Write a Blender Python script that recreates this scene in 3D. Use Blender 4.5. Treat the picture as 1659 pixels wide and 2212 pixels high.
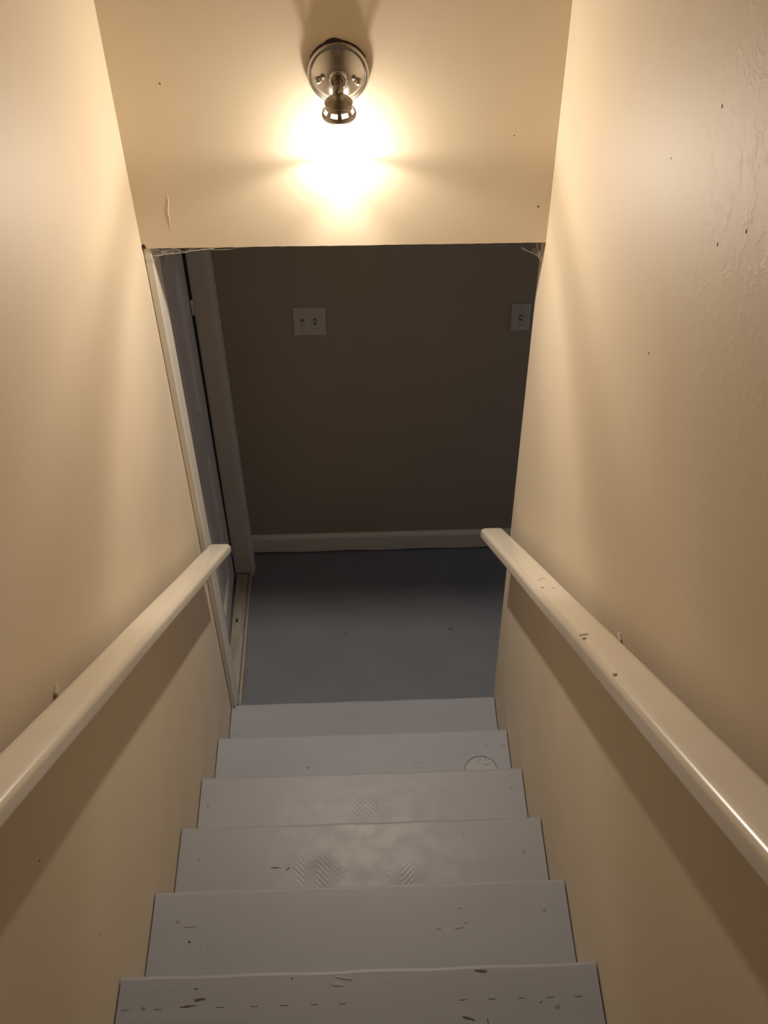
import bpy, bmesh, math, random
from mathutils import Vector, Matrix

for o in list(bpy.data.objects):
    bpy.data.objects.remove(o, do_unlink=True)
random.seed(7)
S = bpy.context.scene
COL = S.collection

# ------------------------------------------------------------------ camera
F_PX, IMG_W = 2340.2, 1659.0
PITCH, YAW, ROLL = math.radians(45.396), math.radians(0.900), math.radians(-0.860)
fw = Vector((math.sin(YAW) * math.cos(PITCH), math.cos(YAW) * math.cos(PITCH), -math.sin(PITCH)))
r0 = Vector((math.cos(YAW), -math.sin(YAW), 0))
u0 = r0.cross(fw)
rt = r0 * math.cos(ROLL) + u0 * math.sin(ROLL)
up = -r0 * math.sin(ROLL) + u0 * math.cos(ROLL)
cd = bpy.data.cameras.new('camera')
cam = bpy.data.objects.new('camera', cd)
COL.objects.link(cam)
cd.sensor_fit = 'HORIZONTAL'
cd.sensor_width = 36.0
cd.lens = F_PX * 36.0 / IMG_W
cd.clip_start = 0.02
mw = Matrix((rt, up, -fw)).transposed().to_4x4()
mw.translation = Vector((0.0482, -2.2015, 3.383))
cam.matrix_world = mw
S.camera = cam

# ------------------------------------------------------------------ world, exposure, lamp levels
w = bpy.data.worlds.new('dim_house')
S.world = w
w.use_nodes = True
w.node_tree.nodes['Background'].inputs[0].default_value = (0.72, 0.76, 1.0, 1)
w.node_tree.nodes['Background'].inputs[1].default_value = 0.6
S.view_settings.view_transform = 'Standard'
S.view_settings.look = 'None'
S.view_settings.exposure = 0.0
S.view_settings.gamma = 1.0
S.view_settings.use_curve_mapping = False
LAMP_W = 90.0                      # power of the sconce bulb
LAMP_COL = (1.0, 0.87, 0.73)
SMOOTH = 0.80
GLASS_EMIT = 4.0
NEAR = 0.042                       # share of the lamp that falls off as a bare point

# ------------------------------------------------------------------ dimensions (metres)
HW = 0.4625                        # half width of the stairwell
RUN, RISE, ROT = 0.2712, 0.2113, math.radians(0.217)
YH, ROTH, ZH = -0.0241, math.radians(-0.90), 2.0468
YB = 0.9158
YTOP, ZTOP = -3.3, 4.75


# ------------------------------------------------------------------ helpers
def obj(name, bm, mat=None, parent=None, smooth=False):
    me = bpy.data.meshes.new(name)
    bmesh.ops.recalc_face_normals(bm, faces=bm.faces[:])
    bm.to_mesh(me)
    bm.free()
    o = bpy.data.objects.new(name, me)
    COL.objects.link(o)
    if mat is not None:
        me.materials.append(mat)
    if parent is not None:
        o.parent = parent
    if smooth:
        for p in me.polygons:
            p.use_smooth = True
    return o


def empty(name, loc=(0, 0, 0)):
    o = bpy.data.objects.new(name, None)
    COL.objects.link(o)
    o.location = loc
    o.empty_display_size = 0.05
    return o


def tag(o, label, cat, group=None):
    o['label'] = label
    o['category'] = cat
    if group:
        o['group'] = group
    return o


def struct(o, label=None):
    o['kind'] = 'structure'
    if label:
        o['label'] = label
    return o


def add_box(bm, x0, x1, y0, y1, z0, z1, bev=0.0, seg=2):
    b = bmesh.new()
    bmesh.ops.create_cube(b, size=1.0)
    for v in b.verts:
        v.co = Vector(((x0 + x1) / 2 + v.co.x * (x1 - x0), (y0 + y1) / 2 + v.co.y * (y1 - y0), (z0 + z1) / 2 + v.co.z * (z1 - z0)))
    if bev > 0:
        bmesh.ops.bevel(b, geom=b.edges[:], offset=bev, segments=seg, affect='EDGES', profile=0.5)
    me = bpy.data.meshes.new('tmp')
    b.to_mesh(me)
    b.free()
    bm.from_mesh(me)
    bpy.data.meshes.remove(me)


def box(x0, x1, y0, y1, z0, z1, bev=0.0, seg=2):
    bm = bmesh.new()
    add_box(bm, x0, x1, y0, y1, z0, z1, bev, seg)
    return bm


def lathe(prof, n=48, axis='Z', cap0=False, cap1=False, bm=None, origin=(0, 0, 0), skip=None):
    """prof: list of (r, h); revolve round the axis (Z up, or Y with h running towards -y)."""
    bm = bm or bmesh.new()
    rings = []
    ox, oy, oz = origin
    for (r, h) in prof:
        ring = []
        for i in range(n):
            a = 2 * math.pi * i / n
            c, s = math.cos(a) * r, math.sin(a) * r
            co = (ox + c, oy + s, oz + h) if axis == 'Z' else (ox + c, oy - h, oz + s)
            ring.append(bm.verts.new(co))
        rings.append(ring)
    for k in range(len(rings) - 1):
        for i in range(n):
            if skip and skip(k, i):
                continue
            j = (i + 1) % n
            bm.faces.new((rings[k][i], rings[k][j], rings[k + 1][j], rings[k + 1][i]))
    if cap0:
        bm.faces.new(rings[0])
    if cap1:
        bm.faces.new(rings[-1])
    return bm


def tube(bm, pts, rad, n=6):
    pts = [Vector(p) for p in pts]
    rings = []
    for i, p in enumerate(pts):
        t = (pts[min(i + 1, len(pts) - 1)] - pts[max(i - 1, 0)]).normalized()
        a = t.orthogonal().normalized()
        b = t.cross(a)
        rr = rad[i] if isinstance(rad, (list, tuple)) else rad
        rings.append([bm.verts.new(p + a * math.cos(2 * math.pi * k / n) * rr + b * math.sin(2 * math.pi * k / n) * rr) for k in range(n)])
    for i in range(len(rings) - 1):
        # match the frames so the tube does not twist
        for k in range(n):
            j = (k + 1) % n
            bm.faces.new((rings[i][k], rings[i][j], rings[i + 1][j], rings[i + 1][k]))
    bm.faces.new(rings[0])
    bm.faces.new(rings[-1])


def blob(bm, c, ax, ay, nrm, rx, ry, h, n=14, jag=0.0):
    """a low irregular lump lying on a surface: ax, ay span it, nrm points away from it."""
    c, ax, ay, nrm = Vector(c), Vector(ax).normalized(), Vector(ay).normalized(), Vector(nrm).normalized()
    rings = []
    for (f, hh) in ((1.0, -0.3), (0.92, 0.6), (0.6, 1.0)):
        ring = []
        for i in range(n):
            a = 2 * math.pi * i / n
            q = 1 + jag * (random.random() - 0.5)
            ring.append(bm.verts.new(c + ax * math.cos(a) * rx * f * q + ay * math.sin(a) * ry * f * q + nrm * h * hh))
        rings.append(ring)
    for k in range(2):
        for i in range(n):
            j = (i + 1) % n
            bm.faces.new((rings[k][i], rings[k][j], rings[k + 1][j], rings[k + 1][i]))
    bm.faces.new(rings[-1])
    bm.faces.new(rings[0])


# ------------------------------------------------------------------ materials
def mat(name, col, rough=0.5, metal=0.0, bump=None, var=0.0, var_scale=4.0, spec=0.5, stretch=(1, 1, 1), coat=0.0):
    m = bpy.data.materials.new(name)
    m.use_nodes = True
    nt = m.node_tree
    N, L = nt.nodes, nt.links
    b = N['Principled BSDF']
    b.inputs['Base Color'].default_value = (*col, 1)
    b.inputs['Roughness'].default_value = rough
    b.inputs['Metallic'].default_value = metal
    b.inputs['Specular IOR Level'].default_value = spec
    b.inputs['Coat Weight'].default_value = coat
    tc = N.new('ShaderNodeTexCoord')
    mp = N.new('ShaderNodeMapping')
    mp.inputs['Scale'].default_value = stretch
    L.new(tc.outputs['Object'], mp.inputs['Vector'])
    if var > 0:
        n = N.new('ShaderNodeTexNoise')
        n.inputs['Scale'].default_value = var_scale
        n.inputs['Detail'].default_value = 5
        L.new(mp.outputs[0], n.inputs['Vector'])
        r = N.new('ShaderNodeValToRGB')
        r.color_ramp.elements[0].position = 0.3
        r.color_ramp.elements[1].position = 0.7
        r.color_ramp.elements[0].color = (*[c * (1 - var) for c in col], 1)
        r.color_ramp.elements[1].color = (*[min(1, c * (1 + var)) for c in col], 1)
        L.new(n.outputs['Fac'], r.inputs[0])
        L.new(r.outputs[0], b.inputs['Base Color'])
    last = None
    for (sc, st, dist) in (bump or []):
        n = N.new('ShaderNodeTexNoise')
        n.inputs['Scale'].default_value = sc
        n.inputs['Detail'].default_value = 4
        L.new(mp.outputs[0], n.inputs['Vector'])
        bp = N.new('ShaderNodeBump')
        bp.inputs['Strength'].default_value = st
        bp.inputs['Distance'].default_value = dist
        L.new(n.outputs['Fac'], bp.inputs['Height'])
        if last:
            L.new(last.outputs[0], bp.inputs['Normal'])
        last = bp
    if last:
        L.new(last.outputs[0], b.inputs['Normal'])
    m['principled'] = 1
    return m


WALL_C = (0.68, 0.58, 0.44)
M_wall = mat('cream_wall_paint', WALL_C, 0.58, bump=[(90, 0.10, 0.0006), (9, 0.12, 0.003)], var=0.03, var_scale=3, spec=0.25)


M_wall_shaded = mat('cream_wall_paint_shaded', (0.33, 0.285, 0.225), 0.6, bump=[(90, 0.10, 0.0006)], var=0.03, var_scale=3, spec=0.25)  # the cream paint again, darkened so the landing's shade sits in the colour


def blistered_wall():
    m = mat('cream_wall_paint_blistered', WALL_C, 0.58, bump=[(90, 0.10, 0.0006), (9, 0.12, 0.003)], var=0.03, var_scale=3, spec=0.25)
    nt = m.node_tree
    N, L = nt.nodes, nt.links
    b = N['Principled BSDF']
    tc = N.new('ShaderNodeTexCoord')
    sx = N.new('ShaderNodeSeparateXYZ')
    L.new(tc.outputs['Object'], sx.inputs[0])
    mr = N.new('ShaderNodeMapRange')           # blistered patch nearer the top of the stairs
    mr.inputs['From Min'].default_value = -0.85
    mr.inputs['From Max'].default_value = -1.15
    L.new(sx.outputs['Y'], mr.inputs['Value'])
    mz = N.new('ShaderNodeMapRange')
    mz.inputs['From Min'].default_value = 2.35
    mz.inputs['From Max'].default_value = 2.75
    L.new(sx.outputs['Z'], mz.inputs['Value'])
    mu = N.new('ShaderNodeMath'); mu.operation = 'MULTIPLY'
    L.new(mr.outputs[0], mu.inputs[0]); L.new(mz.outputs[0], mu.inputs[1])
    vo = N.new('ShaderNodeTexNoise')
    vo.inputs['Scale'].default_value = 34
    vo.inputs['Detail'].default_value = 6
    vo.inputs['Roughness'].default_value = 0.62
    vo.inputs['Distortion'].default_value = 0.6
    L.new(tc.outputs['Object'], vo.inputs['Vector'])
    cr = N.new('ShaderNodeValToRGB')
    cr.color_ramp.elements[0].position = 0.52
    cr.color_ramp.elements[1].position = 0.75
    L.new(vo.outputs['Fac'], cr.inputs[0])
    m2 = N.new('ShaderNodeMath'); m2.operation = 'MULTIPLY'
    L.new(cr.outputs[0], m2.inputs[0]); L.new(mu.outputs[0], m2.inputs[1])
    bp = N.new('ShaderNodeBump')
    bp.inputs['Strength'].default_value = 0.22
    bp.inputs['Distance'].default_value = 0.003
    L.new(m2.outputs[0], bp.inputs['Height'])
    old = b.inputs['Normal'].links[0].from_socket
    L.new(old, bp.inputs['Normal'])
    L.new(bp.outputs[0], b.inputs['Normal'])
    return m


M_wall_b = blistered_wall()
M_trim = mat('white_trim_paint', (0.68, 0.64, 0.56), 0.35, bump=[(60, 0.08, 0.0005)], var=0.03)
M_trim_shaded = mat('white_trim_paint_shaded', (0.52, 0.48, 0.42), 0.4, bump=[(60, 0.08, 0.0005)], var=0.03)  # trim paint darkened: shade on the door frame put into its colour
M_door = mat('white_door_paint', (0.56, 0.53, 0.48), 0.32, bump=[(50, 0.06, 0.0005)])
M_rail = mat('glossy_white_rail_paint', (0.78, 0.72, 0.62), 0.28, bump=[(35, 0.10, 0.0008)], var=0.03, var_scale=8, coat=0.2)
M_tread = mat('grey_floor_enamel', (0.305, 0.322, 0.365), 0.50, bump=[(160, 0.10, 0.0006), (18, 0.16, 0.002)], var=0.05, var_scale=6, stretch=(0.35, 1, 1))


def worn_tread():
    m = mat('grey_floor_enamel_worn', (0.315, 0.325, 0.355), 0.45, bump=[(160, 0.14, 0.0006), (45, 0.20, 0.0016)], var=0.06, var_scale=6, stretch=(0.5, 1, 1))
    nt = m.node_tree
    N, L = nt.nodes, nt.links
    b = N['Principled BSDF']
    n = N.new('ShaderNodeTexNoise')
    n.inputs['Scale'].default_value = 22
    n.inputs['Detail'].default_value = 6
    tc = N['Texture Coordinate']
    L.new(tc.outputs['Object'], n.inputs['Vector'])
    r = N.new('ShaderNodeValToRGB')
    r.color_ramp.elements[0].position = 0.4
    r.color_ramp.elements[1].position = 0.62
    r.color_ramp.elements[0].color = (0.43, 0.43, 0.43, 1)
    r.color_ramp.elements[1].color = (0.50, 0.50, 0.50, 1)
    L.new(n.outputs['Fac'], r.inputs[0])
    L.new(r.outputs[0], b.inputs['Roughness'])

    def math_n(op, a, c=None):
        q = N.new('ShaderNodeMath')
        q.operation = op
        for i_, v_ in enumerate((a, c)):
            if v_ is None:
                continue
            if isinstance(v_, (int, float)):
                q.inputs[i_].default_value = v_
            else:
                L.new(v_, q.inputs[i_])
        return q.outputs[0]
    sx = N.new('ShaderNodeSeparateXYZ')
    L.new(tc.outputs['Object'], sx.inputs[0])
    zig = math_n('PINGPONG', math_n('ADD', sx.outputs['X'], 0.112), 0.030)
    ph = math_n('MULTIPLY', math_n('ADD', math_n('MULTIPLY', zig, 1.1), sx.outputs['Y']), 2 * math.pi / 0.0150)
    wave = math_n('SINE', ph)
    total = None
    for (px_, py_, rx_, ry_) in ((-0.105, -0.945, 0.075, 0.055), (0.105, -0.965, 0.05, 0.04), (0.02, -0.66, 0.06, 0.05)):
        dx_ = math_n('DIVIDE', math_n('SUBTRACT', sx.outputs['X'], px_), rx_)
        dy_ = math_n('DIVIDE', math_n('SUBTRACT', sx.outputs['Y'], py_), ry_)
        e_ = math_n('MAXIMUM', math_n('SUBTRACT', 1.0, math_n('ADD', math_n('MULTIPLY', dx_, dx_), math_n('MULTIPLY', dy_, dy_))), 0.0)
        total = e_ if total is None else math_n('ADD', total, e_)
    hgt = math_n('MULTIPLY', math_n('MULTIPLY', wave, total), n.outputs['Fac'])
    bp = N.new('ShaderNodeBump')
    bp.inputs['Strength'].default_value = 0.5
    bp.inputs['Distance'].default_value = 0.0016
    L.new(hgt, bp.inputs['Height'])
    L.new(b.inputs['Normal'].links[0].from_socket, bp.inputs['Normal'])
    L.new(bp.outputs[0], b.inputs['Normal'])
    return m


M_tread_w = worn_tread()
M_tread_g = mat('grey_floor_enamel_grain', (0.305, 0.322, 0.365), 0.50, bump=[(150, 0.16, 0.0010)], var=0.05, var_scale=40, stretch=(0.06, 1, 1))
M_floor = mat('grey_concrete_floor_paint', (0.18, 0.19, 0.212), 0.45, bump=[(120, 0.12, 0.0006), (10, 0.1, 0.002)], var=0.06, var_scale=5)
M_thresh = mat('worn_grey_wood', (0.33, 0.295, 0.24), 0.6, bump=[(40, 0.4, 0.002)], var=0.22, var_scale=14, stretch=(6, 0.5, 1))
M_dirt = mat('dark_grime', (0.045, 0.032, 0.022), 0.9, var=0.4, var_scale=60)
M_scuff = mat('grey_brown_scuff', (0.26, 0.21, 0.15), 0.8, var=0.3, var_scale=80)
M_gouge = mat('bare_wood_gouge', (0.10, 0.080, 0.065), 0.8, var=0.3, var_scale=80)
M_nail = mat('painted_nail_head', (0.25, 0.25, 0.26), 0.4, var=0.1)
M_switch = mat('off_white_plastic', (0.46, 0.445, 0.42), 0.35, var=0.02)
M_screw = mat('painted_screw', (0.30, 0.29, 0.27), 0.4, var=0.05)
M_gap_shade = mat('gap_shade_black', (0.012, 0.010, 0.010), 0.8, var=0.1)  # black standing in for the shade inside the door gaps
M_slot = mat('dark_slot', (0.10, 0.09, 0.08), 0.6, var=0.1)
M_nickel = mat('brushed_nickel', (0.48, 0.455, 0.43), 0.24, 1.0, bump=[(220, 0.04, 0.0003)], var=0.06, var_scale=12)
M_darkmetal = mat('weathered_pewter', (0.30, 0.26, 0.21), 0.34, 1.0, bump=[(120, 0.08, 0.0003)], var=0.1, var_scale=20)
M_hinge = mat('steel_hinge', (0.55, 0.55, 0.55), 0.35, 1.0, var=0.05)
M_torn = mat('ragged_dark_paper', (0.03, 0.022, 0.025), 0.9, bump=[(200, 0.5, 0.002)], var=0.4, var_scale=60)


def web_mat():
    m = mat('dusty_cobweb', (0.62, 0.56, 0.50), 0.9, var=0.1, var_scale=60)
    b = m.node_tree.nodes['Principled BSDF']
    b.inputs['Alpha'].default_value = 0.75
    return m


M_web = web_mat()


def veil_mat():
    m = mat('cobweb_veil', (0.60, 0.54, 0.48), 0.9, var=0.1, var_scale=60)
    nt = m.node_tree
    n = nt.nodes.new('ShaderNodeTexNoise')
    n.inputs['Scale'].default_value = 70
    n.inputs['Detail'].default_value = 3
    nt.links.new(nt.nodes['Texture Coordinate'].outputs['Object'], n.inputs['Vector'])
    r = nt.nodes.new('ShaderNodeValToRGB')
    r.color_ramp.elements[0].position = 0.45
    r.color_ramp.elements[0].color = (0.02, 0.02, 0.02, 1)
    r.color_ramp.elements[1].position = 0.75
    r.color_ramp.elements[1].color = (0.35, 0.35, 0.35, 1)
    nt.links.new(n.outputs['Fac'], r.inputs[0])
    nt.links.new(r.outputs[0], nt.nodes['Principled BSDF'].inputs['Alpha'])
    return m


M_veil = veil_mat()


def glow(name, col, strength, clear):
    m = bpy.data.materials.new(name)
    m.use_nodes = True
    nt = m.node_tree
    nt.nodes.clear()
    out = nt.nodes.new('ShaderNodeOutputMaterial')
    mx = nt.nodes.new('ShaderNodeMixShader')
    t = nt.nodes.new('ShaderNodeBsdfTransparent')
    e = nt.nodes.new('ShaderNodeEmission')
    e.inputs[0].default_value = (*col, 1)
    e.inputs[1].default_value = strength
    mx.inputs[0].default_value = 1 - clear
    nt.links.new(t.outputs[0], mx.inputs[1])
    nt.links.new(e.outputs[0], mx.inputs[2])
    nt.links.new(mx.outputs[0], out.inputs[0])
    return m


M_glass = glow('lit_frosted_glass', (1.0, 0.89, 0.75), GLASS_EMIT, 0.55)
M_bulb = glow('lit_bulb', (1.0, 0.88, 0.70), 30.0, 0.8)
M_collar = mat('thick_glass_rim', (0.85, 0.80, 0.70), 0.3, var=0.02)


def clear_mat():
    m = mat('clear_plastic_disc', (0.86, 0.87, 0.88), 0.12, bump=[(70, 0.25, 0.001)], var=0.02)
    m.node_tree.nodes['Principled BSDF'].inputs['Alpha'].default_value = 0.12
    return m


M_clear = clear_mat()

# ------------------------------------------------------------------ structure
cR = math.cos(ROTH)


def yh(x):
    return YH + math.tan(ROTH) * x


wl = obj('wall_left', box(-HW - 0.13, -HW, YTOP, -0.001, -0.02, ZTOP), M_wall)
struct(wl, 'cream painted wall on the left of the stairs')
wr = obj('wall_right', box(HW, HW + 0.12, YTOP, 0.030, -0.02, ZTOP), M_wall_b)
struct(wr, 'cream painted wall on the right of the stairs, blistered paint high up')

# header wall that carries the lamp, slightly out of square and with a slightly ragged lower edge
bm = bmesh.new()
nx = 60
front, back = [], []
for i in range(nx + 1):
    x = -HW + 2 * HW * i / nx
    jag = 0.0003 * math.sin(i * 0.37) + 0.0009 * (random.random() - 0.5)
    if i in (0, nx):
        jag = 0
    front.append((bm.verts.new((x, yh(x), ZH + jag)), bm.verts.new((x, yh(x), ZTOP))))
    back.append((bm.verts.new((x, 0.10, ZH + jag)), bm.verts.new((x, 0.10, ZTOP))))
for i in range(nx):
    bm.faces.new((front[i][0], front[i + 1][0], front[i + 1][1], front[i][1]))
    bm.faces.new((back[i + 1][0], back[i][0], back[i][1], back[i + 1][1]))
    bm.faces.new((front[i][0], back[i][0], back[i + 1][0], front[i + 1][0]))
    bm.faces.new((front[i][1], front[i + 1][1], back[i + 1][1], back[i][1]))
wh = obj('wall_header', bm, M_wall)
struct(wh, 'cream wall above the opening, carrying the lamp')

XR = 2.2                            # the basement room runs on to the right
wb = obj('wall_back', box(-HW - 0.14, XR, YB, YB + 0.12, -0.02, 2.45), M_wall_shaded)
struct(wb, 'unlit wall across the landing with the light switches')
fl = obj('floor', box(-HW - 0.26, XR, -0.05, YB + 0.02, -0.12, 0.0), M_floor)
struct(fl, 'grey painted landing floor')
wfr = obj('wall_light_block', box(-HW - 0.13, HW + 0.12, YTOP - 0.12, YTOP, -0.12, ZTOP), M_wall)  # added unseen behind the camera to keep world light off the stairs
struct(wfr)
ce = obj('ceiling', box(-HW - 0.14, HW + 0.12, YTOP, 0.10, ZTOP, ZTOP + 0.1), M_wall)
struct(ce)
cl = obj('ceiling_landing', box(-HW - 0.14, XR, 0.10, YB + 0.12, 2.35, 2.45), M_wall)
struct(cl)
wf = obj('wall_room', box(HW + 0.12, XR, -0.09, 0.030, -0.02, 2.45), M_wall)
struct(wf)

# landing side wall above and beside the door
DY0, DY1, DZ1 = 0.022, 0.776, 2.035           # clear opening in the wall
bm = bmesh.new()
add_box(bm, -HW - 0.13, -HW, -0.001, DY0 - 0.016, -0.02, 2.45)
add_box(bm, -HW - 0.13, -HW, DY1 + 0.016, YB, -0.02, 2.45)
add_box(bm, -HW - 0.13, -HW, DY0 - 0.016, DY1 + 0.016, DZ1 + 0.016, 2.45)
ws = obj('wall_landing', bm, M_wall)
struct(ws)

# door and its frame
door = empty('door_1', (-0.5425, 0.40, 0))
struct(door, 'white panel door on the left of the landing')


def rel(bm, p):
    bmesh.ops.translate(bm, verts=bm.verts[:], vec=(-p.location.x, -p.location.y, -p.location.z))
    return bm


XD = -0.526                         # room face of the slab
bm = bmesh.new()
y0, y1 = DY0 + 0.004, DY1 - 0.007
yc = (y0 + y1) / 2
panels = []
for (za, zb) in ((0.13, 0.80), (0.985, 1.56), (1.69, 1.92)):
    for (ya, yb) in ((y0 + 0.10, yc - 0.055), (yc + 0.055, y1 - 0.10)):
        panels.append((ya, yb, za, zb))
ys = sorted({y0, y1} | {p[0] for p in panels} | {p[1] for p in panels})
zs = sorted({0.026, DZ1 - 0.006} | {p[2] for p in panels} | {p[3] for p in panels})


def inpanel(a, b, c, d):
    return any(p[0] - 1e-6 <= a and b <= p[1] + 1e-6 and p[2] - 1e-6 <= c and d <= p[3] + 1e-6 for p in panels)


for i in range(len(ys) - 1):
    for k in range(len(zs) - 1):
        a, b, c, d = ys[i], ys[i + 1], zs[k], zs[k + 1]
        if not inpanel(a, b, c, d):
            add_box(bm, XD - 0.034, XD, a, b, c, d)
obj('door_slab', rel(bm, door), M_door, door)
for (a, b, c, d) in panels:
    bm = bmesh.new()
    add_box(bm, XD - 0.030, XD - 0.012, a, b, c, d)
    # raised field with sloped shoulders
    loops = []
    for (ins, x) in ((0.0, XD), (0.010, XD - 0.011), (0.022, XD - 0.011), (0.050, XD - 0.003), (0.051, XD - 0.003)):
        loops.append([bm.verts.new((x, yy, zz)) for (yy, zz) in ((a + ins, c + ins), (b - ins, c + ins), (b - ins, d - ins), (a + ins, d - ins))])
    for q in range(4):
        for e in range(4):
            f = (e + 1) % 4
            bm.faces.new((loops[q][e], loops[q][f], loops[q + 1][f], loops[q + 1][e]))
    bm.faces.new(loops[-1])
    obj('door_panel', rel(bm, door), M_door, door)
for z in (1.345, 0.175, 1.86):
    bm = bmesh.new()
    lathe([(0.0005, -0.030), (0.004, -0.029), (0.005, -0.027), (0.005, 0.027), (0.004, 0.029), (0.0005, 0.030)], 14, origin=(XD + 0.006, DY1 - 0.010, z), bm=bm)
    obj('hinge', rel(bm, door), M_hinge, door, True)

bm = bmesh.new()
for v_ in [box(XD - 0.030, XD + 0.012, DY1 - 0.005, DY1 - 0.0003, 0.026, DZ1)]:
    for q in v_.verts:                      # the gap closes towards the bottom
        if q.co.x > XD:
            q.co.x = XD + (0.012 if q.co.z > 1 else 0.004)
    bm.free()
    bm = v_
obj('jamb_gap_shade', rel(bm, door), M_gap_shade, door)  # black strip drawn where only the shaded gap beside the slab would show
obj('sill_gap_shade', rel(box(XD - 0.030, XD - 0.004, DY0, DY1, 0.004, 0.028), door), M_gap_shade, door)  # black strip in place of the shade in the gap under the door
tr = empty('trim_1', (-HW, 0.4, 0))
struct(tr, 'white door frame and casing round the landing door')
JX0 = -HW - 0.125


def jamb(name, *a):
    return obj(name, rel(box(*a, bev=0.0015), tr), M_trim_shaded, tr)


jamb('jamb', JX0, -HW + 0.002, DY1, DY1 + 0.015, 0.026, DZ1 + 0.015)
jamb('jamb', JX0, -HW + 0.002, DY0 - 0.015, DY0, 0.026, DZ1 + 0.015)
jamb('head_jamb', JX0, -HW + 0.002, DY0, DY1, DZ1, DZ1 + 0.015)


def casing(ya, yb, za, zb, flip):
    """moulded flat casing standing up the wall: thick outer edge, bead at the inner edge."""
    prof = [(0.0, 0.0), (0.0, 0.010), (0.002, 0.0125), (0.006, 0.0125), (0.009, 0.010), (0.012, 0.0095), (0.016, 0.012),
            (0.030, 0.0155), (0.048, 0.0175), (0.054, 0.017), (0.057, 0.014), (0.057, 0.0)]
    wd = yb - ya
    bm = bmesh.new()
    lo, hi = [], []
    for (t, h) in prof:
        y = yb - t / 0.057 * wd if flip else ya + t / 0.057 * wd
        lo.append(bm.verts.new((-HW + h, y, za)))
        hi.append(bm.verts.new((-HW + h, y, zb)))
    n = len(prof)
    for i in range(n):
        j = (i + 1) % n
        bm.faces.new((lo[i], lo[j], hi[j], hi[i]))
    bm.faces.new(lo)
    bm.faces.new(hi)
    return bm


obj('casing', rel(casing(DY1 + 0.004, DY1 + 0.066, 0.0, DZ1 + 0.06, False), tr), M_trim_shaded, tr)
bm = bmesh.new()
add_box(bm, -HW + 0.0005, -HW + 0.0195, -0.0125, 0.060, 0.0, ZH - 0.001, bev=0.0035)
c2 = obj('casing', rel(bm, tr), M_trim, tr)
bm = bmesh.new()
add_box(bm, -HW, -HW + 0.016, DY0, DY1 + 0.06, DZ1 + 0.003, DZ1 + 0.06, bev=0.003)
obj('head_casing', rel(bm, tr), M_trim, tr)

# threshold board
t2 = empty('trim_2', (-0.495, 0.4, 0))
struct(t2, 'worn grey wooden threshold below the landing door')
bm = bmesh.new()
add_box(bm, -0.519, -0.456, -0.02, DY1 + 0.003, 0.0, 0.021, bev=0.003)
obj('threshold_board', rel(bm, t2), M_thresh, t2)
bm = bmesh.new()
add_box(bm, -0.470, -0.4665, -0.018, DY1, 0.0205, 0.0217)
obj('threshold_groove', rel(bm, t2), M_gouge, t2)
bm = bmesh.new()
blob(bm, (-0.500, 0.530, 0.0212), (1, 0, 0), (0, 1, 0), (0, 0, 1), 0.005, 0.010, 0.0008, jag=0.5)
obj('knot_hole', rel(bm, t2), M_dirt, t2)

# baseboard on the back wall with a rounded top, and the dark gap under it
bm = bmesh.new()
prof = [(0, 0.010), (0.013, 0.010), (0.014, 0.016), (0.014, 0.070), (0.0165, 0.073), (0.0165, 0.090), (0.014, 0.098), (0.008, 0.104), (0.0, 0.106)]
nl = 40
rows = []
for i in range(nl + 1):
    x = -HW + (XR + HW) * i / nl
    g = 0.003 * math.sin(i * 1.3)
    rows.append([bm.verts.new((x, YB - d, h + (g if h < 0.012 else 0))) for (d, h) in prof])
for i in range(nl):
    for k in range(len(prof) - 1):
        bm.faces.new((rows[i][k], rows[i + 1][k], rows[i + 1][k + 1], rows[i][k + 1]))
bb = obj('baseboard_back', bm, M_trim)
struct(bb, 'white baseboard along the back wall')

bm = bmesh.new()
tube(bm, [(0.338, 0.470, 0.001), (0.344, 0.476, 0.0015), (0.351, 0.474, 0.0015), (0.354, 0.466, 0.001)], [0.001, 0.0016, 0.0016, 0.0008], 6)
obj('scuff', bm, M_dirt, fl)
bm = bmesh.new()
for (x, y) in ((-0.438, 0.618), (-0.447, 0.30), (-0.452, 0.22), (-0.16, 0.35), (-0.07, 0.47), (0.30, 0.60)):
    blob(bm, (x, y, 0.0002), (1, 0, 0), (0, 1, 0), (0, 0, 1), 0.0022, 0.0022, 0.0006, n=8, jag=0.8)
obj('speck', bm, M_dirt, fl)

# nail holes and blemishes in the walls
for (par, pts, nrm, ax, ay) in (
        (wh, [(0.436, yh(0.436), 2.138, 0.0022), (-0.361, yh(-0.361), 2.429, 0.0016), (0.37, yh(0.37), 2.306, 0.0012)], (0, -1, 0), (1, 0, 0), (0, 0, 1)),
        (wr, [(HW, -0.924, 2.406, 0.0020), (HW, -0.851, 2.676, 0.0013), (HW, -1.169, 2.755, 0.0022), (HW, -1.094, 2.693, 0.0020), (HW, -1.006, 2.82, 0.0020)], (-1, 0, 0), (0, 1, 0), (0, 0, 1)),
        (wl, [(-HW, -1.422, 1.869, 0.0020), (-HW, -1.357, 1.458, 0.0018)], (1, 0, 0), (0, 1, 0), (0, 0, 1))):
    for (x, y, z, r) in pts:
        bm = bmesh.new()
        blob(bm, (x, y, z), ax, ay, nrm, r, r * 1.3, 0.0004, n=9, jag=0.5)
        obj('nail_hole', bm, M_gouge, par)
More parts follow.
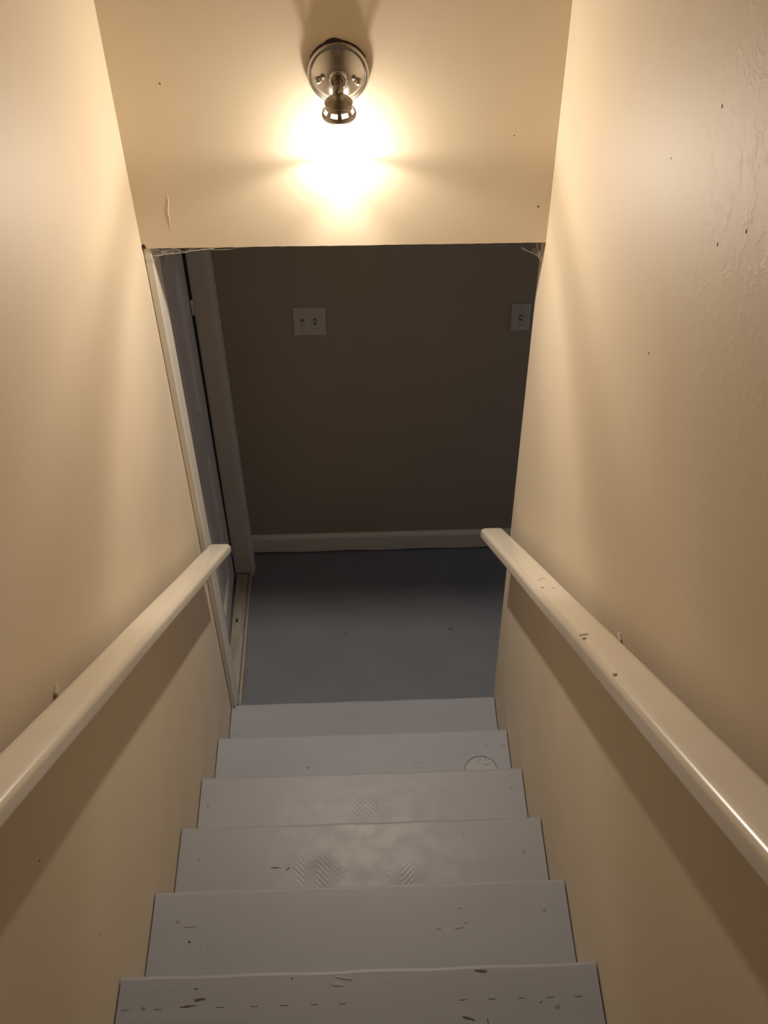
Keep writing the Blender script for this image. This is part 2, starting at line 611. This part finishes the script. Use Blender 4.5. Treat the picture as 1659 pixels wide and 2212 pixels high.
# filler seam and crumbling corner at the left end of the header
bm = bmesh.new()
tube(bm, [(-0.385, yh(-0.385) + 0.0005, 2.19), (-0.384, yh(-0.385) + 0.0002, 2.165), (-0.389, yh(-0.385) + 0.0003, 2.14), (-0.388, yh(-0.385), 2.12), (-0.393, yh(-0.385) + 0.0005, 2.09)],
     [0.0006, 0.0016, 0.0020, 0.0014, 0.0005])
obj('filler_seam', bm, M_wall, wh, True)
bm = bmesh.new()
blob(bm, (-HW + 0.005, yh(-HW) - 0.0003, ZH + 0.004), (1, 0, 0), (0, 0, 1), (0, -1, 0), 0.004, 0.006, 0.001, jag=0.9)
obj('chip', bm, M_dirt, wh)
# crumbs of grime where the left wall end meets the lowest step
bm = bmesh.new()
for (dx, dy, r) in ((0.010, -0.006, 0.005), (0.016, -0.004, 0.004), (0.021, -0.003, 0.0035), (0.010, -0.014, 0.003)):
    blob(bm, (-HW + dx, dy, RISE + 0.0005), (1, 0, 0), (0, 1, 0), (0, 0, 1), r, r, 0.003, n=9, jag=0.8)
grime_bm = bm

# ------------------------------------------------------------------ stairs
stairs = empty('staircase', (0, 0, 0))
tag(stairs, 'grey painted wooden staircase going down between two cream walls', 'stairs')
TH = 0.030
treads = {}
obj('grime', grime_bm, M_dirt, stairs)
marks = {   # on which tread: (kind, x, y, rx, ry, turn)
    1: [],
    2: [('gouge', -0.174, -0.393, 0.005, 0.002, 0), ('dent', 0.167, -0.385, 0.012, 0.0015, 0), ('dent', 0.442, -0.330, 0.014, 0.0015, 0.2), ('nail', 0.39, -0.326, 0.004, 0.004, 0), ('nail', -0.395, -0.36, 0.004, 0.004, 0)],
    3: [('nail', -0.435, -0.634, 0.005, 0.005, 0), ('nail', 0.422, -0.603, 0.005, 0.005, 0)],
    4: [('nail', -0.406, -0.902, 0.0045, 0.0045, 0), ('nail', 0.407, -0.909, 0.0045, 0.0045, 0), ('gouge', -0.215, -0.932, 0.012, 0.0018, 0), ('gouge', -0.184, -0.936, 0.006, 0.002, 0.7), ('dent', 0.258, -0.857, 0.0022, 0.009, 0.2)],
    5: [('nail', -0.402, -1.156, 0.005, 0.005, 0), ('dent', -0.375, -1.169, 0.016, 0.0018, 0.05), ('hole', -0.373, -1.203, 0.0028, 0.0028, 0), ('nail', -0.331, -1.218, 0.0022, 0.0022, 0),
        ('nail', 0.406, -1.155, 0.005, 0.004, 0), ('dent', 0.219, -1.145, 0.005, 0.0018, 0.1), ('dent', 0.232, -1.178, 0.005, 0.0018, 0), ('dent', 0.17, -1.190, 0.006, 0.0012, 0), ('dent', 0.215, -1.190, 0.010, 0.0010, 0.1)],
    6: [('gouge', -0.303, -1.405, 0.014, 0.0035, 0.1), ('gouge', -0.325, -1.417, 0.015, 0.0022, 0.1), ('nail', -0.409, -1.417, 0.005, 0.005, 0), ('gouge', 0.236, -1.368, 0.013, 0.0035, -0.1),
        ('nail', 0.373, -1.437, 0.0055, 0.0055, 0), ('nail', 0.343, -1.428, 0.004, 0.003, 0.3), ('gouge', 0.204, -1.455, 0.014, 0.0025, -0.3), ('gouge', 0.240, -1.462, 0.0012, 0.008, 0), ('hole', -0.13, -1.371, 0.0018, 0.0018, 0),
        ('dent', -0.030, -1.373, 0.018, 0.0030, -0.2), ('dent', -0.042, -1.386, 0.012, 0.003, -0.1), ('gouge', -0.313, -1.385, 0.004, 0.0015, 0)]
       + [('dent', x, -1.42, 0.008, 0.0011, 0.03) for x in (-0.443, -0.382, -0.264, -0.199, -0.142, -0.086, -0.032, 0.196, 0.251, 0.307, 0.362, 0.415)],
}
for k in range(1, 10):
    yf = -(k - 1) * RUN
    z = k * RISE
    gap = 0.0035
    bm = bmesh.new()
    nn = 48
    # board profile from the back, over the rounded nosing, to the underside
    pr = [(-RUN + 0.004, 0.0), (-0.06, 0.0), (-0.008, 0.0), (-0.003, -0.0012), (-0.0006, -0.004), (0.0, -0.009), (0.0, -TH + 0.006), (-0.004, -TH), (-RUN + 0.004, -TH)]
    rows = []
    for i in range(nn + 1):
        x = -HW + gap + (2 * HW - 2 * gap) * i / nn
        wv = 0.0009 * math.sin(i * 0.55 + k * 2.1) + 0.0006 * (random.random() - 0.5)
        rows.append([bm.verts.new((x, yf + math.tan(ROT) * x + dy + (wv if dy > -0.02 else 0), z + dz)) for (dy, dz) in pr])
    m = len(pr)
    for i in range(nn):
        for q in range(m):
            s = (q + 1) % m
            bm.faces.new((rows[i][q], rows[i + 1][q], rows[i + 1][s], rows[i][s]))
    bm.faces.new(rows[0])
    bm.faces.new(rows[-1])
    t = obj('tread', bm, M_tread_w if k in (3, 4) else M_tread_g if k == 6 else M_tread, stairs)
    treads[k] = t
    bm = box(-HW + 0.002, HW - 0.002, yf - 0.045, yf - 0.026, z - RISE + (0.0 if k > 1 else 0.0), z - TH)
    obj('riser', bm, M_tread, stairs)
    for (kind, x, y, rx, ry, turn) in marks.get(k, []):
        bm = bmesh.new()
        ax = (math.cos(turn), math.sin(turn), 0)
        ay = (-math.sin(turn), math.cos(turn), 0)
        if kind == 'nail':
            blob(bm, (x, y, z), ax, ay, (0, 0, 1), rx, ry, 0.0009, n=16, jag=0.1)
            obj('nail_head', bm, M_nail, t)
        elif kind == 'hole':
            blob(bm, (x, y, z), ax, ay, (0, 0, 1), rx, ry, 0.0004, n=14, jag=0.1)
            obj('nail_hole', bm, M_dirt, t)
        elif kind == 'gouge':
            blob(bm, (x, y, z), ax, ay, (0, 0, 1), rx * 0.85, ry * 0.8, 0.0005, n=22, jag=1.1)
            obj('gouge', bm, M_gouge, t)
        else:
            blob(bm, (x, y, z), ax, ay, (0, 0, 1), rx, ry, 0.0011, n=16, jag=0.3)
            obj('dent', bm, M_tread, t)

# clear round disc lying on the second lowest tread
bm = lathe([(0.0005, 0.0), (0.048, 0.0), (0.0505, 0.0012), (0.0505, 0.0024), (0.048, 0.0032), (0.0005, 0.0032)], 56)
disc = empty('plastic_disc', (0.3655, -0.421, 2 * RISE + 0.0002))
tag(disc, 'small round clear plastic disc lying at right end of second lowest step', 'disc')
obj('disc_body', bm, M_clear, disc, True)
bm = lathe([(0.0502, 0.0), (0.0514, 0.0), (0.0514, 0.0026), (0.0502, 0.0026), (0.0502, 0.0)], 56)
obj('disc_edge', bm, M_slot, disc)
bm = bmesh.new()
for _ in range(16):
    a = random.uniform(0.5, 1.9)
    r = random.uniform(0.026, 0.045)
    blob(bm, (math.cos(a) * r, math.sin(a) * r, 0.0032), (1, 0, 0), (0, 1, 0), (0.2, -0.3, 1), random.uniform(0.0008, 0.0024), random.uniform(0.0006, 0.0016), 0.0009, n=7, jag=0.8)
obj('crackle', bm, M_switch, disc)


# ------------------------------------------------------------------ handrails
def rail(name, label, xa, xb, yr, zr, slope, yend, ytop, thick, wallx, brk, scuffs):
    """xa..xb across, top face through (yr, zr) falling towards +y."""
    top = lambda y: zr - slope * (y - yr)
    root = empty(name, ((xa + xb) / 2, yend, top(yend)))
    tag(root, label, 'handrail', 'white handrails on both walls')
    L = root.location
    r = 0.013
    prof = []
    for (cx, cz, a0) in ((xb - r, -r, 90), (xb - r, -thick + r, 0), (xa + r, -thick + r, -90), (xa + r, -r, -180)):
        for i in range(7):
            a = math.radians(a0 - i * 15)
            prof.append((cx + math.cos(a) * r, cz + math.sin(a) * r))
    cxm = (xa + xb) / 2
    czm = -thick / 2
    bm = bmesh.new()
    rings = []
    stations = [(yend, 0.80), (yend - 0.002, 0.92), (yend - 0.006, 0.985), (yend - 0.012, 1.0)]
    ny = 24
    stations += [(yend - 0.012 + (ytop - yend + 0.012) * i / ny, 1.0) for i in range(1, ny + 1)]
    for (y, f) in stations:
        wob = 0.0006 * math.sin(y * 9)
        rings.append([bm.verts.new((cxm + (x - cxm) * f + wob - L.x, y - L.y, top(y) + czm + (zz - czm) * f - L.z)) for (x, zz) in prof])
    n = len(prof)
    for i in range(len(rings) - 1):
        for k in range(n):
            j = (k + 1) % n
            bm.faces.new((rings[i][k], rings[i][j], rings[i + 1][j], rings[i + 1][k]))
    bm.faces.new(rings[0])
    bm.faces.new(rings[-1])
    obj('rail', bm, M_rail, root, True)
    sg = 1 if wallx > 0 else -1
    for (y, peek) in brk:
        b = empty('bracket', (0, 0, 0))
        b.parent = root
        zt = top(y)
        bm = bmesh.new()
        x1 = wallx - sg * 0.006
        add_box(bm, min(wallx, x1), max(wallx, x1), y - 0.009, y + 0.009, zt - 0.115, zt + peek, bev=0.002)
        bmesh.ops.translate(bm, verts=bm.verts[:], vec=-Vector(L))
        obj('wall_plate', bm, M_rail, b)
        bm = bmesh.new()
        pts = [(wallx - sg * 0.004, y, zt - 0.085), (wallx - sg * 0.025, y, zt - 0.088), (cxm + sg * 0.01, y, zt - 0.080), (cxm, y, zt - 0.066), (cxm, y, zt - thick + 0.002)]
        tube(bm, [Vector(p) - Vector(L) for p in pts], 0.006, 10)
        obj('bracket_arm', bm, M_rail, b, True)
    for (x, y, rx, ry) in scuffs:
        bm = bmesh.new()
        ay = Vector((0, 1, -slope))
        nn = Vector((0, slope, 1)).normalized()
        blob(bm, Vector((x, y, top(y))) - Vector(L), (1, 0.25, -0.25 * slope), ay, nn, rx, ry, 0.0003, n=11, jag=0.9)
        obj('scuff', bm, M_scuff, root)
    return root


rail('handrail', 'white painted wooden handrail on the left wall, beside the landing door', -0.425, -0.362, -0.152, 1.173, 0.804, -0.060, -3.0, 0.042, -HW,
     [(-0.35, -0.075), (-1.182, -0.031), (-2.1, -0.075)], [])
rail('handrail', 'white painted wooden handrail on the right wall, scuffed along its top', 0.360, 0.425, -0.183, 1.235, 0.825, -0.050, -3.0, 0.044, HW,
     [(-0.35, -0.075), (-1.081, -0.042), (-2.1, -0.075)],
     [(0.375, -0.27, 0.0012, 0.006), (0.394, -0.745, 0.008, 0.003), (0.384, -0.76, 0.004, 0.002), (0.378, -0.825, 0.004, 0.006), (0.398, -0.83, 0.003, 0.003),
      (0.376, -1.155, 0.007, 0.006), (0.370, -1.175, 0.004, 0.007), (0.368, -1.345, 0.0035, 0.006)])

# ------------------------------------------------------------------ wall lamp
LX, LZ = 0.003, 2.447               # centre of the back plate
WY = yh(LX)                         # wall surface
AX = -0.109                         # axis of the shade
lamp = empty('wall_lamp', (LX, WY, LZ))
tag(lamp, 'round metal wall lamp with lit glass shade above the stair opening', 'lamp')


def lobj(name, bm, m, parent=None, smooth=True):
    return obj(name, bm, m, parent or lamp, smooth)


plate = lobj('back_plate', lathe([(0.0625, 0.0), (0.0630, 0.006), (0.0622, 0.010), (0.0595, 0.0125), (0.0562, 0.0132), (0.0548, 0.0122), (0.0535, 0.0124),
                                  (0.050, 0.0165), (0.043, 0.0225), (0.034, 0.028), (0.025, 0.0315), (0.0185, 0.033)], 72, 'Y', cap1=True), M_nickel)
lobj('boss', lathe([(0.0195, 0.030), (0.0195, 0.036), (0.0175, 0.041), (0.0135, 0.0435), (0.0125, 0.0425), (0.009, 0.042)], 40, 'Y', cap1=True), M_nickel)
for (dx, dz) in ((-0.041, 0.001), (0.041, -0.004)):
    bm = bmesh.new()
    lathe([(0.0025, 0.018), (0.0025, 0.031), (0.0048, 0.032), (0.0074, 0.035), (0.0079, 0.0385), (0.0066, 0.0425), (0.0036, 0.0448), (0.0004, 0.0455)], 20, 'Y', origin=(dx, 0, dz), bm=bm)
    lobj('thumb_nut', bm, M_nickel)
ay = AX - WY                        # shade axis in lamp space
AXL = -ay
# arm from the boss, turning down through a swivel knuckle
TILT = Matrix.Rotation(math.radians(6), 4, 'X')     # the shade droops back towards the wall
PIV = Vector((0, ay, -0.008))


def lean(bm):
    for v in bm.verts:
        v.co = TILT @ (v.co - PIV) + PIV
    return bm


bm = bmesh.new()
tube(bm, [(0, -0.040, 0.0), (0, -0.050, 0.0), (0, -0.0555, 0.0), (0, -0.058, 0.0), (0, -0.0595, 0.0), (0, -0.062, -0.0002), (0, -0.067, -0.001), (0, -0.073, -0.0025), (0, -0.079, -0.005), (0, -0.0835, -0.008), (0, ay - 0.001, -0.0115), (0, ay - 0.0002, -0.0150)],
     [0.0076, 0.0076, 0.0080, 0.0080, 0.0066, 0.0080, 0.0100, 0.0108, 0.0108, 0.0104, 0.0098, 0.0085], 28)
lobj('arm', bm, M_darkmetal)
C0 = -0.004                          # height of the cap's top in lamp space
bm = lathe([(0.0100, C0 - 0.000), (0.0112, C0 - 0.005), (0.0165, C0 - 0.0095), (0.0230, C0 - 0.0150), (0.0276, C0 - 0.0195), (0.0286, C0 - 0.0210), (0.0278, C0 - 0.0228), (0.0258, C0 - 0.0245)], 48, 'Z', origin=(0, ay, 0), cap0=True)
cap = lobj('socket_cap', lean(bm), M_darkmetal)
# fitter ring with eight windows
pr = [(0.0262, C0 - 0.0240), (0.0264, C0 - 0.0270), (0.0278, C0 - 0.0310), (0.0300, C0 - 0.0350), (0.0324, C0 - 0.0385), (0.0344, C0 - 0.0412), (0.0352, C0 - 0.0450), (0.0346, C0 - 0.0500)]
nseg = 64
bm = lathe(pr, nseg, 'Z', origin=(0, ay, 0), skip=lambda k, i: k in (2, 3) and ((i + 1) % 8) not in (0, 1, 2))
fit = lobj('fitter_ring', lean(bm), M_darkmetal)
so = fit.modifiers.new('thickness', 'SOLIDIFY')
so.thickness = 0.0014
so.offset = -1
# glass shade: bell spreading to a thick rim, closed below by a shallow bowl
ZL, ZR = 2.268 - LZ, 2.256 - LZ     # bulb centre, thick rim
gp = [(0.0315, C0 - 0.046), (0.0330, C0 - 0.053), (0.039, C0 - 0.062), (0.047, C0 - 0.080), (0.054, C0 - 0.100), (0.0590, C0 - 0.125), (0.0605, C0 - 0.150), (0.061, ZR + 0.006), (0.061, ZR - 0.006),
      (0.056, ZR - 0.018), (0.046, ZR - 0.030), (0.034, ZR - 0.037), (0.024, ZR - 0.039)]
shade = lobj('glass_shade', lean(lathe(gp, 64, 'Z', origin=(0, ay, 0))), M_glass)
bm = lathe([(0.0610, ZR - 0.0055), (0.0628, ZR - 0.0046), (0.0636, ZR), (0.0628, ZR + 0.0046), (0.0610, ZR + 0.0055), (0.0602, ZR), (0.0610, ZR - 0.0055)], 64, 'Z', origin=(0, ay, 0))
lobj('shade_rim', lean(bm), M_glass, shade)
bp_ = [(0.0125, C0 - 0.026), (0.0130, C0 - 0.070), (0.016, C0 - 0.095), (0.022, C0 - 0.120)]
for i in range(0, 13):
    a = math.radians(40 - i * 130 / 12)
    bp_.append((max(0.0006, 0.029 * math.cos(a)), ZL + 0.029 * math.sin(a)))
bulb = lobj('bulb', lean(lathe(bp_, 40, 'Z', origin=(0, ay, 0))), M_bulb)
ld = bpy.data.lights.new('bulb_light', 'POINT')
ld.energy = LAMP_W
ld.color = LAMP_COL
ld.shadow_soft_size = 0.014
ld.use_nodes = True
lf = ld.node_tree.nodes.new('ShaderNodeLightFalloff')
lf.inputs['Strength'].default_value = 1.0
lf.inputs['Smooth'].default_value = SMOOTH
ad = ld.node_tree.nodes.new('ShaderNodeMath')
ad.operation = 'ADD'
ad.inputs[1].default_value = NEAR
ld.node_tree.links.new(lf.outputs['Quadratic'], ad.inputs[0])
ld.node_tree.links.new(ad.outputs[0], ld.node_tree.nodes['Emission'].inputs['Strength'])
lo = bpy.data.objects.new('bulb_light', ld)
COL.objects.link(lo)
lo.parent = lamp
lo.location = TILT @ (Vector((0, ay, ZL)) - PIV) + PIV
# ragged dark gap above the back plate
bm = bmesh.new()
n = 40
inner, outer = [], []
for i in range(n + 1):
    a = math.radians(28 + i * (150 - 28) / n)
    peak = math.exp(-((math.degrees(a) - 97) / 10) ** 2)
    ro = 0.0637 + 0.0044 * peak + (0.0020 * random.random() if peak > 0.1 else 0.0008 * random.random()) + 0.0012 * math.sin(math.pi * i / n)
    inner.append((math.cos(a) * 0.058, math.sin(a) * 0.058))
    outer.append((math.cos(a) * ro, math.sin(a) * ro))
for i in range(n):
    for (p, q, yy) in ((0, 0, -0.0045),):
        v = [bm.verts.new((inner[i][0], yy, inner[i][1])), bm.verts.new((inner[i + 1][0], yy, inner[i + 1][1])),
             bm.verts.new((outer[i + 1][0], yy + 0.002, outer[i + 1][1])), bm.verts.new((outer[i][0], yy + 0.002, outer[i][1]))]
        u = [bm.verts.new((w_.co.x, 0.001, w_.co.z)) for w_ in v]
        bm.faces.new(v)
        bm.faces.new((v[3], v[2], u[2], u[3]))
obj('torn_gasket', bm, M_torn, lamp)
# strands of cobweb on the plate
bm = bmesh.new()
for pts in ([(-0.047, -0.020, -0.012), (-0.038, -0.030, -0.022), (-0.033, -0.032, -0.030), (-0.034, -0.028, -0.046)], [(-0.038, -0.030, -0.022), (-0.030, -0.033, -0.024), (-0.024, -0.036, -0.030)]):
    tube(bm, pts, 0.00045, 5)
obj('web_strand', bm, M_web, lamp)

# ------------------------------------------------------------------ light switches


def switch(label, x0, x1, z0, z1, xs, sheet_pitch):
    root = empty('light_switch', ((x0 + x1) / 2, YB, (z0 + z1) / 2))
    tag(root, label, 'light switch', 'light switches on the back wall')
    hx, hz = (x1 - x0) / 2, (z1 - z0) / 2
    bm = bmesh.new()
    loops = []
    for (ins, d) in ((0.0, 0.0), (0.0, 0.0030), (0.0015, 0.0050), (0.004, 0.0062), (0.006, 0.0064)):
        loops.append([bm.verts.new((sx * (hx - ins), -d, sz * (hz - ins))) for (sx, sz) in ((-1, -1), (1, -1), (1, 1), (-1, 1))])
    for q in range(len(loops) - 1):
        for e in range(4):
            f = (e + 1) % 4
            bm.faces.new((loops[q][e], loops[q][f], loops[q + 1][f], loops[q + 1][e]))
    bm.faces.new(loops[-1])
    obj('cover_plate', bm, M_switch, root)
    for (dx, upward) in xs:
        obj('toggle_slot', box(dx - 0.0052, dx + 0.0052, -0.0068, -0.004, -0.0122, 0.0122), M_slot, root)
        bm = bmesh.new()
        s = 1 if upward else -1
        a = [(dx - 0.004, -0.005, -0.006 * s - 0.0), (dx + 0.004, -0.005, -0.006 * s), (dx + 0.004, -0.005, 0.009 * s), (dx - 0.004, -0.005, 0.009 * s)]
        b = [(dx - 0.0032, -0.017, 0.006 * s), (dx + 0.0032, -0.017, 0.006 * s), (dx + 0.0032, -0.0155, 0.011 * s), (dx - 0.0032, -0.0155, 0.011 * s)]
        va = [bm.verts.new(p) for p in a]
        vb = [bm.verts.new(p) for p in b]
        for e in range(4):
            f = (e + 1) % 4
            bm.faces.new((va[e], va[f], vb[f], vb[e]))
        bm.faces.new(vb)
        bm.faces.new(va)
        obj('toggle', bm, M_switch, root)
        for dz in (-0.030, 0.030):
            bm = bmesh.new()
            lathe([(0.0032, 0.0062), (0.0032, 0.0070), (0.0024, 0.0075)], 14, 'Y', cap1=True, origin=(dx, 0, dz), bm=bm)
            obj('screw', bm, M_screw, root)
    return root


switch('double light switch with two toggles in a square white plate on the dark back wall', -0.209, -0.096, 1.118, 1.233, ((-0.0228, False), (0.0205, True)), 1)
switch('single light switch in a narrow white plate, half hidden by the right wall', 0.549, 0.615, 1.115, 1.228, ((0.0, True),), 1)


# ------------------------------------------------------------------ cobwebs under the header
def web(name, label, strands, veil, fwd):
    root = empty(name, strands[0][0][0])
    tag(root, label, 'cobweb', 'cobwebs under the header')
    root.location = Vector(root.location) + Vector(fwd)
    L = Vector(strands[0][0][0])
    for (pts, r) in strands:
        bm = bmesh.new()
        fine = []
        for i in range(len(pts) - 1):
            a, b = Vector(pts[i]), Vector(pts[i + 1])
            for q in range(4):
                fine.append(a.lerp(b, q / 4) + Vector((0, random.uniform(-1, 1), random.uniform(-1, 1))) * 0.0007 - L)
        fine.append(Vector(pts[-1]) - L)
        tube(bm, fine, r, 5)
        obj('strand', bm, M_web, root)
    bm = bmesh.new()
    # sagging sheet of web, finely subdivided
    (t0, t1, b0, b1) = [Vector(v) for v in veil]
    nu, nv = 18, 5
    g = [[bm.verts.new(t0.lerp(t1, i / nu).lerp(b0.lerp(b1, i / nu), k / nv) + Vector((0, 0.004 * math.sin(math.pi * k / nv) + random.uniform(-1, 1) * 0.0006, 0)) - L) for k in range(nv + 1)] for i in range(nu + 1)]
    for i in range(nu):
        for k in range(nv):
            bm.faces.new((g[i][k], g[i + 1][k], g[i + 1][k + 1], g[i][k + 1]))
    obj('web_sheet', bm, M_veil, root)
    return root


web('cobweb', 'long wispy cobweb under the header at the left, above the door',
    [([(-0.446, 0.0, 2.018), (-0.428, 0.0, 2.020), (-0.401, 0.0, 2.024), (-0.372, 0.0, 2.026), (-0.347, 0.0, 2.030), (-0.314, 0.0, 2.034), (-0.290, 0.0, 2.036)], 0.0008),
     ([(-0.314, 0.0, 2.034), (-0.300, 0.0, 2.030), (-0.261, 0.0, 2.032), (-0.232, 0.0, 2.0395), (-0.205, 0.0, 2.044)], 0.0004),
     ([(-0.446, 0.0, 2.040), (-0.42, 0.0, 2.030), (-0.395, 0.0, 2.036), (-0.37, 0.0, 2.028), (-0.34, 0.0, 2.040)], 0.0003),
     ([(-0.444, 0.0, 2.005), (-0.436, 0.0, 2.015), (-0.425, 0.0, 2.021)], 0.0004)],
    ((-0.446, 0.0, 2.044), (-0.310, 0.0, 2.044), (-0.446, 0.0, 2.018), (-0.310, 0.0, 2.034)), (0.004, -0.0185, 0.009))
web('cobweb', 'small torn cobweb under the header in the top right corner of the opening',
    [([(0.4615, 0.0, 1.977), (0.452, 0.0, 1.988), (0.447, 0.0, 1.996), (0.436, 0.0, 2.003), (0.422, 0.0, 2.010), (0.408, 0.0, 2.018)], 0.0007),
     ([(0.4615, 0.0, 1.982), (0.456, 0.0, 1.992), (0.449, 0.0, 2.004), (0.444, 0.0, 2.018), (0.441, 0.0, 2.040)], 0.00045),
     ([(0.449, 0.0, 1.992), (0.451, 0.0, 2.000), (0.444, 0.0, 2.004)], 0.0006)],
    ((0.430, 0.0, 2.040), (0.458, 0.0, 2.040), (0.432, 0.0, 2.008), (0.458, 0.0, 1.985)), (0.0, -0.028, 0.014))
